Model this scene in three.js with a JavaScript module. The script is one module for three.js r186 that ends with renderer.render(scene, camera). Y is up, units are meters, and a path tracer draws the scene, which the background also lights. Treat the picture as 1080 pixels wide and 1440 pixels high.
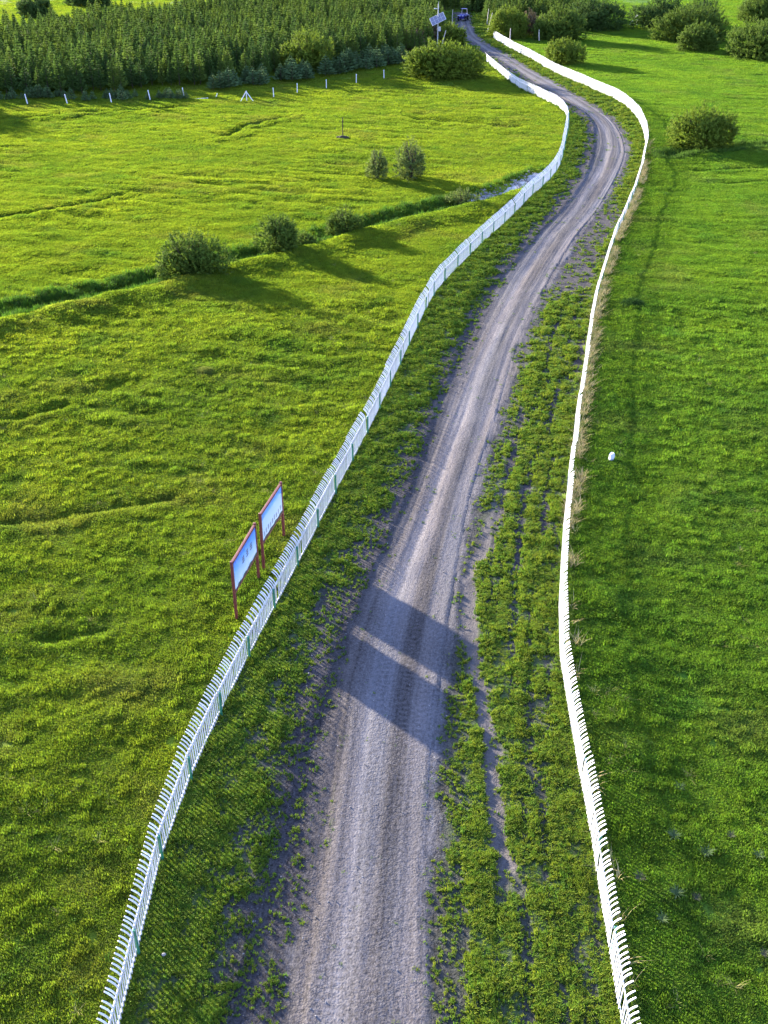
import * as THREE from 'three';
import { mergeGeometries } from 'three/addons/utils/BufferGeometryUtils.js';
import { RoundedBoxGeometry } from 'three/addons/geometries/RoundedBoxGeometry.js';

// ---------- camera, sky, sun, exposure ----------
const scene = new THREE.Scene();
const camera = new THREE.PerspectiveCamera(52.81, 0.75, 0.5, 3000);
camera.position.set(0, 21, 0);
camera.rotation.x = -THREE.MathUtils.degToRad(31.7);
const SUN_EL = THREE.MathUtils.degToRad(13.6);
const sunDir = new THREE.Vector3(-0.72 * Math.cos(SUN_EL), Math.sin(SUN_EL), -0.694 * Math.cos(SUN_EL)).normalize();

function makeSky() {
  const W = 256, Hh = 128, d = new Float32Array(W * Hh * 4);
  const v = new THREE.Vector3();
  for (let j = 0; j < Hh; j++) for (let i = 0; i < W; i++) {
    const up = ((j + 0.5) / Hh - 0.5) * Math.PI, az = ((i + 0.5) / W - 0.5) * 2 * Math.PI;
    v.set(Math.cos(up) * Math.cos(az), Math.sin(up), Math.cos(up) * Math.sin(az));
    const e = Math.max(0, v.y), t = Math.pow(1 - e, 3.2);
    const c = Math.max(0, v.dot(sunDir));
    const glow = 0.28 * Math.pow(c, 10) + 0.55 * Math.pow(c, 60);
    const k = (j * W + i) * 4;
    d[k] = 0.125 + 0.24 * t + glow * 1.0;
    d[k + 1] = 0.19 + 0.24 * t + glow * 0.85;
    d[k + 2] = 0.41 + 0.17 * t + glow * 0.62;
    d[k + 3] = 1;
  }
  const tex = new THREE.DataTexture(d, W, Hh, THREE.RGBAFormat, THREE.FloatType);
  tex.mapping = THREE.EquirectangularReflectionMapping;
  tex.colorSpace = THREE.LinearSRGBColorSpace;
  tex.magFilter = THREE.LinearFilter; tex.minFilter = THREE.LinearFilter;
  tex.needsUpdate = true;
  return tex;
}
const sky = makeSky();
scene.background = sky; scene.environment = sky;

const sun = new THREE.DirectionalLight(new THREE.Color().setRGB(1.0, 0.865, 0.69), 5);
sun.position.copy(sunDir).multiplyScalar(300).add(new THREE.Vector3(0, 0, -90));
sun.target.position.set(0, 0, -90);
sun.castShadow = true;
sun.shadow.radius = 2.3;
sun.shadow.mapSize.set(4096, 4096);
Object.assign(sun.shadow.camera, { left: -130, right: 130, top: 130, bottom: -130, near: 1, far: 700 });
scene.add(sun, sun.target);

const renderer = new THREE.WebGLRenderer({ antialias: true });
renderer.setSize(768, 1024);
renderer.toneMapping = THREE.LinearToneMapping;
renderer.toneMappingExposure = 8.0;
renderer.shadowMap.enabled = true;

// ---------- helpers ----------
function rng(seed) { let a = seed >>> 0; return () => { a = (a + 0x6D2B79F5) | 0; let t = Math.imul(a ^ (a >>> 15), 1 | a); t = (t + Math.imul(t ^ (t >>> 7), 61 | t)) ^ t; return ((t ^ (t >>> 14)) >>> 0) / 4294967296; }; }
const PERM = new Uint8Array(512), GX = new Float32Array(256), GY = new Float32Array(256);
{ const r = rng(77); const p = [...Array(256).keys()]; for (let i = 255; i > 0; i--) { const j = Math.floor(r() * (i + 1)); [p[i], p[j]] = [p[j], p[i]]; }
  for (let i = 0; i < 512; i++) PERM[i] = p[i & 255];
  for (let i = 0; i < 256; i++) { const a = r() * Math.PI * 2; GX[i] = Math.cos(a) * 1.5; GY[i] = Math.sin(a) * 1.5; } }
function n2(x, y) {                                                   // gradient noise, about -1..1
  const xi = Math.floor(x), yi = Math.floor(y), fx = x - xi, fy = y - yi, X = xi & 255, Y = yi & 255;
  const u = fx * fx * fx * (fx * (fx * 6 - 15) + 10), v = fy * fy * fy * (fy * (fy * 6 - 15) + 10);
  const a = PERM[PERM[X] + Y], b = PERM[PERM[X + 1] + Y], c = PERM[PERM[X] + Y + 1], d = PERM[PERM[X + 1] + Y + 1];
  const g0 = GX[a] * fx + GY[a] * fy, g1 = GX[b] * (fx - 1) + GY[b] * fy, g2 = GX[c] * fx + GY[c] * (fy - 1), g3 = GX[d] * (fx - 1) + GY[d] * (fy - 1);
  const p = g0 + u * (g1 - g0), q = g2 + u * (g3 - g2);
  return p + v * (q - p);
}
const fbm = (x, y) => n2(x, y) * 0.55 + n2(x * 2.1 + 7, y * 2.1 - 3) * 0.3 + n2(x * 4.3 - 11, y * 4.3 + 5) * 0.15;
const clamp = (x, a = 0, b = 1) => x < a ? a : x > b ? b : x;
const sstep = (a, b, x) => { const t = clamp((x - a) / (b - a)); return t * t * (3 - 2 * t); };
const lerp = (a, b, t) => a + (b - a) * t;
function curve(pts) {                                                 // x as a smooth function of z; pts are [x, z] with falling z
  const P = pts.map(([x, z]) => [-z, x]), n = P.length, m = [];
  for (let i = 0; i < n; i++) { const a = P[Math.max(0, i - 1)], b = P[Math.min(n - 1, i + 1)]; m.push((b[1] - a[1]) / (b[0] - a[0])); }
  return (z) => {
    const d = -z;
    if (d <= P[0][0]) return P[0][1] + m[0] * (d - P[0][0]);
    if (d >= P[n - 1][0]) return P[n - 1][1] + m[n - 1] * (d - P[n - 1][0]);
    let lo = 0, hi = n - 1; while (hi - lo > 1) { const k = (lo + hi) >> 1; if (P[k][0] <= d) lo = k; else hi = k; }
    const h = P[hi][0] - P[lo][0], t = (d - P[lo][0]) / h, t2 = t * t, t3 = t2 * t;
    return (2 * t3 - 3 * t2 + 1) * P[lo][1] + (t3 - 2 * t2 + t) * h * m[lo] + (-2 * t3 + 3 * t2) * P[hi][1] + (t3 - t2) * h * m[hi];
  };
}
const taken = {};
function numbered(name) { const k = taken[name] = (taken[name] ?? -1) + 1; return k ? `${name}_${String(k).padStart(3, '0')}` : name; }
function tag(o, label, category, group) { o.userData.label = label; o.userData.category = category; if (group) o.userData.group = group; return o; }
function shade(o) { o.castShadow = true; o.receiveShadow = true; return o; }
function mesh(name, geo, mat, parent) { const m = shade(new THREE.Mesh(geo, mat)); m.name = parent ? name : numbered(name); (parent || scene).add(m); return m; }
function thing(name, label, category, pos, turn = 0, group) { const o = new THREE.Group(); o.name = numbered(name); o.position.set(...pos); o.rotation.y = turn; tag(o, label, category, group); scene.add(o); return o; }
function structure(o) { o.userData.kind = 'structure'; return o; }
function box(w, h, d, x = 0, y = 0, z = 0, r = 0.01) { const g = new RoundedBoxGeometry(w, h, d, 1, Math.min(r, w / 2.2, h / 2.2, d / 2.2)); g.translate(x, y, z); return g; }
function rod(a, b, r0, r1 = r0, seg = 8) {                            // a tapered bar between two points
  const A = new THREE.Vector3(...a), B = new THREE.Vector3(...b), L = A.distanceTo(B);
  const g = new THREE.CylinderGeometry(r1, r0, L, seg, 1); g.translate(0, L / 2, 0);
  g.applyQuaternion(new THREE.Quaternion().setFromUnitVectors(new THREE.Vector3(0, 1, 0), B.clone().sub(A).normalize())); g.translate(...a); return g;
}
const merge = (list) => mergeGeometries(list.map((g) => { const k = g.index ? g.toNonIndexed() : g; for (const n of Object.keys(k.attributes)) if (!['position', 'normal', 'uv'].includes(n)) k.deleteAttribute(n); return k; }));
const rgb = (r, g, b) => new THREE.Color().setRGB(r, g, b);
const mat = (c, roughness = 0.8, extra = {}) => new THREE.MeshPhysicalMaterial({ color: c, roughness, specularIntensity: roughness > 0.7 ? 0.25 : 0.8, ...extra });

// ---------- lay of the land ----------
const fenceL = curve([[-5.75, -9], [-5.63, -13.76], [-5.62, -16.29], [-5.40, -18.86], [-4.98, -21.41], [-4.5, -23.88], [-3.93, -26.4], [-3.37, -28.99], [-2.8, -31.28], [-2.28, -33.85], [-1.75, -36.03], [-0.63, -40.92], [0.4, -46.07], [2.8, -57.78], [3.99, -61.67], [4.91, -63.86], [5.82, -66.32], [7.55, -70.57], [9.34, -74.93], [11.05, -79.37], [12.92, -83.61], [14.7, -89.0], [16.5, -97.57], [18.2, -107], [18.67, -113], [17.5, -120], [15.34, -129.85], [13.35, -147.25], [11.2, -160], [9.4, -178], [9.6, -200]]);
const fenceR = curve([[4.9, -9], [5.03, -13.07], [5.2, -16.27], [5.3, -19.15], [5.36, -21.27], [5.45, -24.3], [5.62, -26.2], [5.98, -28.45], [6.53, -31.52], [7.0, -34.0], [7.66, -37.08], [8.39, -40.58], [9.29, -44.61], [10.38, -49.3], [11.7, -55.15], [13.59, -62.21], [15.14, -67.69], [17.49, -74.93], [19.64, -81.87], [21.9, -89.99], [24.0, -98.5], [25.6, -110], [25.3, -120], [23.4, -129.36], [21.05, -139.69], [19.1, -151.64], [17.6, -160], [16.4, -172], [16.6, -185], [17.4, -200]]);
const roadL = curve([[-2.2, -9], [-2.14, -13.07], [-1.9, -16.54], [-1.74, -20.01], [-1.45, -24.07], [-0.6, -28.86], [0.5, -32.98], [1.82, -38.61], [3.75, -47.51], [6.11, -56.5], [9.39, -67.07], [13.25, -77.39], [16.93, -88.26], [19.59, -99.04], [20.6, -108.77], [19.6, -120.34], [17.29, -134.35], [15.16, -148.48], [13.49, -161.18], [12.0, -177.77], [12.7, -200]]);
const roadR = curve([[0.85, -9], [0.99, -13.07], [1.26, -17.61], [1.78, -22.81], [2.53, -28.05], [3.66, -35.07], [5.09, -41.27], [7.65, -52.19], [10.9, -62.75], [13.5, -70.24], [16.2, -77], [19.9, -88.26], [21.9, -96.14], [23.0, -107.03], [22.3, -116.25], [20.6, -129.36], [18.2, -142.52], [16.32, -155.6], [14.9, -165.62], [14.2, -177.77], [15.0, -200]]);

const DITCH = [[-60, -30], [-42, -42], [-23.49, -53.74], [-21.65, -55.37], [-18.65, -57.66], [-15.44, -60.12], [-13.21, -62.07], [-9.64, -65.0], [-7.04, -67.07], [-5.29, -68.94], [-2.96, -71.07], [1.03, -74.93], [5.36, -78.2], [6.84, -79.2], [10.08, -82.52], [13.0, -87.0]];
const RDITCH = [[24.6, -92.5], [26.2, -94.2], [29.07, -95.2], [35.67, -97.6], [50, -101]];
const HOLLOWS = [   // worn hollows in the turf: points, depth, half width
  [[[-41, -109], [-38.8, -109.48], [-33.44, -110.92]], 0.34, 0.9], [[[-31.63, -112.4], [-25.39, -114.29], [-22.61, -115.46]], 0.28, 0.8],
  [[[-14.91, -101.48], [-13.61, -106.01], [-10.29, -110.56]], 0.45, 0.8], [[[-27.74, -74.57], [-25.02, -75.86], [-20.41, -79.78]], 0.25, 0.6],
  [[[3.62, -110.56], [8.57, -108.77], [12.22, -106.01]], 0.3, 1.4], [[[-13.99, -45.17], [-11.72, -46.65]], 0.16, 0.9],
  [[[-14.64, -33.23], [-12.84, -33.59], [-8.46, -35.07]], 0.16, 0.45], [[[-17.41, -41.98], [-14.9, -43.45]], 0.2, 0.5], [[[-11.02, -26.14], [-9.08, -26.69]], 0.12, 0.4],
  [[[26, -88], [34, -89.4], [48, -91]], 0.16, 0.5], [[[27, -84], [36, -85.3], [48, -86]], 0.14, 0.5],
];
function toLine(pts, x, z) {                                          // distance to a polyline, positive on its near (+z) side
  let best = 1e9, side = 1;
  for (let i = 0; i < pts.length - 1; i++) {
    const [ax, az] = pts[i], [bx, bz] = pts[i + 1], dx = bx - ax, dz = bz - az, t = clamp(((x - ax) * dx + (z - az) * dz) / (dx * dx + dz * dz));
    const px = ax + dx * t - x, pz = az + dz * t - z, d = px * px + pz * pz;
    if (d < best) { best = d; side = dx * (z - az) - dz * (x - ax) > 0 ? 1 : -1; }
  }
  return Math.sqrt(best) * side;
}
const outside = (x, z) => Math.max(fenceL(z) - x, x - fenceR(z));      // metres outside the fenced lane; negative inside it
const STREAM = [[6.2, -78.6], [7.2, -79.6], [8.6, -81.0], [10.1, -82.6], [11.6, -84.9], [12.9, -87.0]];
function ditchAt(x, z) { return x < fenceL(z) + 1 && z > -95 && z < -25 ? toLine(DITCH, x, z) : 99; }
function height(x, z) {
  const out = outside(x, z);
  let y = 0.22 * n2(x / 37 + 3.1, z / 41) + 0.1 * n2(x / 12, z / 11 + 4);
  const m = sstep(0.2, 1.8, out);
  if (m > 0) {
    const p = x * 0.94 + z * 0.34, q = -x * 0.34 + z * 0.94;          // the hummocks run in loose lines
    const patch = 0.45 + 0.75 * sstep(-0.4, 0.6, n2(x / 15 + 9, z / 15));
    const left = x < 8 ? 1 : 0.72;
    y += m * left * patch * (0.125 * (0.4 - Math.abs(n2(p / 5.2, q / 2.2))) * 1.7 + 0.065 * n2(p / 2.1, q / 1.05 + 20) + 0.014 * n2(x / 0.55, z / 0.5));
    const d = ditchAt(x, z);
    if (d < 9 && d > -6) {
      const f = m * (0.75 + 0.5 * n2(x / 3 + 5, z / 3)) * sstep(0, 1.5, out);
      const w = 0.75 + 0.25 * n2(x / 2.2, z / 2.2 + 8);
      y += f * (-0.62 * Math.exp(-(d * d) / (w * w)) + (d > 0 ? 0.52 * Math.exp(-((d - 2.0) ** 2) / (d > 2 ? 2.6 : 0.7)) : 0.12 * Math.exp(-((d + 1.7) ** 2) / 0.6)));
    }
    if (x > 20 && z < -86 && z > -106) { const e = toLine(RDITCH, x, z); y += m * (-0.5 * Math.exp(-e * e / 0.8) + 0.2 * Math.exp(-((e - 2) ** 2) / 1.5)); }
    for (const [pts, dep, w] of HOLLOWS) {
      if (Math.abs(z - pts[0][1]) > 14 || Math.abs(x - pts[0][0]) > 26) continue;
      const e = toLine(pts, x, z) / (w * (0.8 + 0.5 * n2(x / 1.7, z / 1.7 + 3)));
      y += m * (-dep * Math.exp(-e * e) + 0.3 * dep * Math.exp(-((e - 1.9) ** 2) / 0.6));
    }
  } else y += 0.03 * n2(x / 0.9, z / 1.1) * sstep(0.4, 1.6, Math.min(Math.abs(x - roadL(z)), Math.abs(x - roadR(z))));
  return y;
}
// across-the-lane description, shared by the road surface and by what grows on it
const PATH = curve([[2.9, -10], [3.0, -16.54], [2.94, -18.29], [2.98, -20.53], [2.94, -22.81], [2.82, -25.08], [2.8, -26.88], [2.95, -29.28], [3.75, -31.99], [4.7, -36], [5.9, -41]]);
function lane(x, z) {                                                 // { road: 1 on the wheel-worn gravel .. 0 on the verge, rows: bare ruts in the right verge, path }
  const a = roadL(z), b = roadR(z), w = b - a, r = (x - a) / w;
  const wob = 0.34 * n2(x / 0.9 + 2, z / 1.7) + 0.2 * n2(x / 0.3, z / 0.45 + 9);
  const road = sstep(-0.35, 0.3, x - a + wob) * sstep(-0.35, 0.3, b - x + wob);
  const soilL = x < a + 0.4 ? sstep(lerp(-3.3, -1.9, sstep(18, 36, -z)), -0.5, x - a + wob * 2.2) : 0;     // thin gravelly shoulder
  let right = 0, path = 0;
  if (x > b - 0.3) {
    const s = x - b, f = fenceR(z) - b;
    const rows = n2(s / 0.42 + 40, z / 9) + 0.55 * n2(s / 0.2, z / 3.2);
    right = sstep(-0.08, 0.42, rows) * sstep(0.15, 0.6, s) * (z < -30 ? 1 : 0.75) * sstep(-95, -70, z);
    right = Math.max(right, (1 - sstep(0.1, 0.95, s + wob)) * 0.85);
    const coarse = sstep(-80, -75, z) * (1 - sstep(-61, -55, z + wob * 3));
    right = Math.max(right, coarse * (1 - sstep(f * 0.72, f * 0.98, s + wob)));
  }
  if (z > -40 && z < -8) path = (1 - sstep(0.13, 0.34, Math.abs(x - PATH(z) + 0.5 * wob))) * (1 - sstep(-17.4, -16, z + wob)) * (1 - sstep(32, 39, -z)) ;
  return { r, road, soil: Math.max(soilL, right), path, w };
}
console.log('lay of the land');

// ---------- ground ----------
function noiseTexture(size, period, fn) {                             // periodic tile
  const d = new Uint8Array(size * size * 4);
  for (let j = 0; j < size; j++) for (let i = 0; i < size; i++) { const c = fn(i, j, size); const k = (j * size + i) * 4; d[k] = c[0]; d[k + 1] = c[1]; d[k + 2] = c[2]; d[k + 3] = 255; }
  const t = new THREE.DataTexture(d, size, size); t.wrapS = t.wrapT = THREE.RepeatWrapping; t.magFilter = THREE.LinearFilter; t.minFilter = THREE.LinearMipmapLinearFilter; t.repeat.set(1 / period, 1 / period); t.needsUpdate = true; return t;
}
function tileNoise(i, j, size, cells) {                               // wraps because the lattice is 256 wide
  const s = 256 / cells; const x = i / size * 256 / s, y = j / size * 256 / s; const w = 1 - 0;
  const fx = x / cells, fy = y / cells;                               // blend four shifted copies so the edges meet
  const a = n2(x, y), b = n2(x - cells, y), c = n2(x, y - cells), d = n2(x - cells, y - cells);
  return ((a * (1 - fx) + b * fx) * (1 - fy) + (c * (1 - fx) + d * fx) * fy) * w;
}
const thatchRand = rng(5);
const thatch = noiseTexture(512, 4.1, (i, j, s) => { const v = 0.72 + 0.22 * tileNoise(i, j, s, 40) + 0.2 * tileNoise(i, j, s, 90) + 0.16 * (thatchRand() - 0.5); const g = clamp(v) * 255; return [g, g, g * 0.96]; });
const turfBump = noiseTexture(512, 3.3, (i, j, s) => { const v = clamp(0.5 + 0.3 * tileNoise(i, j, s, 30) + 0.3 * tileNoise(i, j, s, 80)) * 255; return [v, v, v]; });

function turfColor(x, z, out) {                                       // colour of the sward: patches of green, yellow-green and olive
  const a = 0.5 + 1.0 * fbm(x / 11 + 3, z / 8), b = 0.5 + 0.8 * fbm(x / 3.1 - 8, z / 2.5), right = sstep(0, 1, outside(x, z)) * (x > (fenceL(z) + fenceR(z)) / 2 ? 1 : 0);
  const t = clamp(0.68 * a + 0.32 * b), o = sstep(0.55, 0.95, 0.5 + 0.75 * fbm(x / 5 + 30, z / 4)), dk = sstep(0.58, 0.95, 0.5 + 0.8 * fbm(x / 3.4 - 50, z / 2.8 + 13));
  let r = lerp(0.076, 0.154, t), g = lerp(0.140, 0.212, t), bl = lerp(0.009, 0.011, t);
  r = lerp(r, 0.128, o * 0.5); g = lerp(g, 0.136, o * 0.5); bl = lerp(bl, 0.022, o * 0.5);      // drier olive sward
  r = lerp(r, 0.045, dk * 0.55); g = lerp(g, 0.112, dk * 0.55);                                 // lusher, deeper green sward
  if (right) { r *= 0.77; g *= 0.98; bl *= 1.1; }
  out[0] = r; out[1] = g; out[2] = bl; return out;
}
{
  const xs = [], zs = [];
  const add = (arr, from, to, step) => { for (let v = from; v < to - 1e-6; v += step) arr.push(v); };
  add(xs, -600, -160, 40); add(xs, -160, -70, 4); add(xs, -70, -24, 0.55); add(xs, -24, 30, 0.28); add(xs, 30, 70, 0.55); add(xs, 70, 160, 4); add(xs, 160, 601, 40);
  let z = 14; while (z > -900) { zs.push(z); z -= z > -8 ? 1.2 : z > -55 ? 0.26 : z > -125 ? 0.42 : z > -215 ? 1.1 : 18; }
  const nx = xs.length, nz = zs.length, pos = new Float32Array(nx * nz * 3), uv = new Float32Array(nx * nz * 2), col = new Float32Array(nx * nz * 3), idx = [];
  const c = [0, 0, 0];
  for (let j = 0; j < nz; j++) for (let i = 0; i < nx; i++) {
    const x = xs[i], zz = zs[j], k = j * nx + i, inLane = zz > -206 && outside(x, zz) < -0.25 && zz < -8;
    pos[k * 3] = x; pos[k * 3 + 1] = (Math.abs(x) < 110 && zz > -260 ? height(x, zz) : 0.2 * n2(x / 37 + 3.1, zz / 41)) - (inLane ? 0.16 : 0); pos[k * 3 + 2] = zz;
    uv[k * 2] = x; uv[k * 2 + 1] = zz;
    turfColor(x, zz, c); const f = 0.8;
    col[k * 3] = c[0] * f; col[k * 3 + 1] = c[1] * f; col[k * 3 + 2] = c[2] * f + 0.004;
    if (i && j) idx.push(k - nx - 1, k - nx, k - 1, k - nx, k, k - 1);
  }
  const g = new THREE.BufferGeometry();
  g.setAttribute('position', new THREE.BufferAttribute(pos, 3)); g.setAttribute('uv', new THREE.BufferAttribute(uv, 2)); g.setAttribute('color', new THREE.BufferAttribute(col, 3)); g.setIndex(idx.map((_, n) => idx[n - (n % 3) + [0, 2, 1][n % 3]])); g.computeVertexNormals();
  if (g.attributes.normal.getY(0) < 0) { g.setIndex(idx); g.computeVertexNormals(); }
  const m = mesh('ground', g, new THREE.MeshPhysicalMaterial({ vertexColors: true, map: thatch, roughness: 0.95, specularIntensity: 0.08, bumpMap: turfBump, bumpScale: 0.05 }));
  m.name = 'ground'; structure(m);
}
console.log('ground');

// ---------- road ----------
{
  const road = new THREE.Group(); road.name = 'road'; structure(road); scene.add(road);
  const R = rng(9);
  const bumpy = noiseTexture(512, 1.7, (i, j, s) => { const v = clamp(0.5 + 0.26 * tileNoise(i, j, s, 16) + 0.26 * tileNoise(i, j, s, 34) + 0.2 * tileNoise(i, j, s, 80) + 0.1 * (R() - 0.5)) * 255; return [v, v, v]; });
  const sections = [[-6, -34], [-34, -84], [-84, -206]];
  for (const [z0, z1] of sections) {
    const TW = 1024, TH = z1 === -206 ? 1536 : 2048, d = new Uint8Array(TW * TH * 4), xl = new Float32Array(TH), xr = new Float32Array(TH);
    const enc = (v) => { v = clamp(v); return Math.round(255 * (v <= 0.0031308 ? 12.92 * v : 1.055 * Math.pow(v, 1 / 2.4) - 0.055)); };
    const rnd = rng(100 - z0);
    for (let j = 0; j < TH; j++) {
      const z = lerp(z0, z1, (j + 0.5) / TH), L = fenceL(z) - 0.1, Rr = fenceR(z) + 0.1;
      for (let i = 0; i < TW; i++) {
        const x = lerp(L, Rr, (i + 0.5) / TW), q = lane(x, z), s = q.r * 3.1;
        const grain = 0.22 * n2(x * 9, z * 8) + 0.26 * n2(x * 21, z * 19) + 0.34 * (rnd() - 0.5);
        const streak = 0.5 * n2(s * 2.2 + 3, z / 26) + 0.34 * n2(s * 6.1, z / 17) + 0.26 * n2(s * 14, z / 11) + 0.16 * n2(s * 33, z / 7);
        const blotch = fbm(x / 1.6, z / 3.4);
        const worn = Math.max(Math.exp(-(((q.r - 0.36) / 0.13) ** 2)), 0.95 * Math.exp(-(((q.r - 0.8) / 0.12) ** 2)), 0.45 * Math.exp(-(((q.r - 0.08) / 0.05) ** 2)));
        const tread = (z > -40 ? 0.13 : 0.06) * Math.sin(z * 30 + 3 * n2(s * 3, z * 1.3)) * sstep(0.1, 0.5, n2(s * 4.4 + 11, z / 9));
        let v = 0.0645 * (0.76 + 0.40 * worn + 0.52 * streak + 0.24 * blotch + grain * 1.25 + tread);
        const wander = 0.05 * n2(z / 7, 3); v *= 1 - 0.34 * Math.exp(-(((q.r - 0.04 + wander) / 0.1) ** 2)) - 0.3 * Math.exp(-(((q.r - 0.62 + wander) / 0.085) ** 2)) * clamp(0.75 + 0.6 * n2(z / 9, 20)) + 0.2 * n2(z / 8 + 40, s * 0.5) - 0.12 * sstep(-60, -95, z) * clamp(0.5 + n2(s * 1.1, z / 15 + 8)); let r = v * 1.03, g = v * 0.98, b = v * 1.0;
        const warm = clamp(0.5 + 0.9 * n2(s * 1.3 + 9, z / 14)); r *= lerp(0.96, 1.07, warm); b *= lerp(1.05, 0.93, warm);
        // loose dark gravel and soil of the shoulders
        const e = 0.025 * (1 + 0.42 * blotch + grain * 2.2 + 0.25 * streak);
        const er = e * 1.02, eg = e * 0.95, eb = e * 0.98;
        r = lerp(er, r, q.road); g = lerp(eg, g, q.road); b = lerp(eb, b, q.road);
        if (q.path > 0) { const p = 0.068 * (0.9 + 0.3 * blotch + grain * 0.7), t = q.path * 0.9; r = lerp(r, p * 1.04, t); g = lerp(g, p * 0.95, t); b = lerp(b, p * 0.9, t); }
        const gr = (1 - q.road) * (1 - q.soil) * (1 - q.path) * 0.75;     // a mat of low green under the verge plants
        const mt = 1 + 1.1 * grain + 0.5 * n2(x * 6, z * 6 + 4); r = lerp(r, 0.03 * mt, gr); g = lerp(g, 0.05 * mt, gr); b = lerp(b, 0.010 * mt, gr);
        if (rnd() < 0.0012) { const w = 0.14 + 0.16 * rnd(); r = g = b = w; }
        const k = (j * TW + i) * 4; d[k] = enc(r); d[k + 1] = enc(g); d[k + 2] = enc(b); d[k + 3] = 255;
      }
    }
    const tex = new THREE.DataTexture(d, TW, TH); tex.colorSpace = THREE.SRGBColorSpace; tex.magFilter = THREE.LinearFilter; tex.minFilter = THREE.LinearMipmapLinearFilter; tex.wrapS = tex.wrapT = THREE.ClampToEdgeWrapping; tex.needsUpdate = true;
    const rows = Math.round((z0 - z1) / (z1 > -90 ? 0.16 : 0.5)), cols = 150, pos = [], uv = [], uv1 = [], idx = [];
    for (let j = 0; j <= rows; j++) { const z = lerp(z0, z1, j / rows), L = fenceL(z) - 0.1, Rr = fenceR(z) + 0.1;
      for (let i = 0; i <= cols; i++) {
        const a = i / cols, x = lerp(L, Rr, a), q = lane(x, z), s = q.r * 3.1;
        let y = height(x, z) + 0.006;
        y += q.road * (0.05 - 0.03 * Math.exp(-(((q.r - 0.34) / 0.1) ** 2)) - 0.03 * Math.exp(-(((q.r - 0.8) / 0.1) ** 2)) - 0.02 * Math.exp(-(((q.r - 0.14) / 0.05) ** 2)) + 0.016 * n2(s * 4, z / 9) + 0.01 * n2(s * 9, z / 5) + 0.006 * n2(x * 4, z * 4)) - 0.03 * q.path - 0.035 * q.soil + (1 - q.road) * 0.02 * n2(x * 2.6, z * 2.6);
        pos.push(x, y, z); uv.push(a, j / rows); uv1.push(x, z);
        if (i && j) { const k = j * (cols + 1) + i; idx.push(k - cols - 2, k - cols - 1, k - 1, k - cols - 1, k, k - 1); }
      } }
    const g = new THREE.BufferGeometry(); g.setAttribute('position', new THREE.Float32BufferAttribute(pos, 3)); g.setAttribute('uv', new THREE.Float32BufferAttribute(uv, 2)); g.setAttribute('uv1', new THREE.Float32BufferAttribute(uv1, 2)); g.setIndex(idx); g.computeVertexNormals();
    const b = bumpy.clone(); b.channel = 1; b.needsUpdate = true;
    const sec = mesh('road_section', g, new THREE.MeshPhysicalMaterial({ map: tex, bumpMap: b, bumpScale: 0.034, roughness: 0.92, specularIntensity: 0.3 }), road);
    sec.userData.kind = 'structure';
  }
}
console.log('road');

// ---------- stream in the ditch ----------
{
  const pts = STREAM, pos = [], idx = [];
  const cv = new THREE.CatmullRomCurve3(pts.map(([x, z]) => new THREE.Vector3(x, 0, z)));
  for (let i = 0; i <= 60; i++) { const p = cv.getPoint(i / 60), t = cv.getTangent(i / 60), w = 0.75 + 0.25 * Math.sin(i * 0.6) + 0.12 * Math.sin(i * 1.7);
    for (const s of [-1, 1]) pos.push(p.x - t.z * w * s, height(p.x, p.z) + 0.22, p.z + t.x * w * s);
    if (i) { const k = i * 2; idx.push(k - 2, k - 1, k, k - 1, k + 1, k); } }
  const g = new THREE.BufferGeometry(); g.setAttribute('position', new THREE.Float32BufferAttribute(pos, 3)); g.setIndex(idx); g.computeVertexNormals();
  structure(mesh('stream', g, new THREE.MeshStandardMaterial({ color: rgb(0.10, 0.10, 0.10), roughness: 0.25 })));
}

{
  const r = rng(71), n = 420, im = shade(new THREE.InstancedMesh(new THREE.IcosahedronGeometry(1, 1), mat(0xffffff, 0.9), n)); im.name = 'stream_pebbles'; im.userData.kind = 'stuff'; tag(im, 'pale pebbles lining the small stream beside the fence', 'pebbles');
  const cv = new THREE.CatmullRomCurve3(STREAM.map(([x, z]) => new THREE.Vector3(x, 0, z))), M = new THREE.Matrix4(), Q = new THREE.Quaternion();
  for (let i = 0; i < n; i++) { const p = cv.getPoint(r()), a = (r() - 0.5) * 2.6, x = p.x + a * 0.75, z = p.z + a * 0.6, s = 0.04 + 0.1 * r() * r(), v = 0.1 + 0.12 * r(); im.setMatrixAt(i, M.compose(new THREE.Vector3(x, Math.max(height(x, z), height(p.x, p.z) + 0.2) + s * 0.2, z), Q.setFromEuler(new THREE.Euler(r() * 6, r() * 6, 0)), new THREE.Vector3(s * 1.4, s * 0.8, s))); im.setColorAt(i, rgb(v, v, v)); }
  scene.add(im);
}

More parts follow.
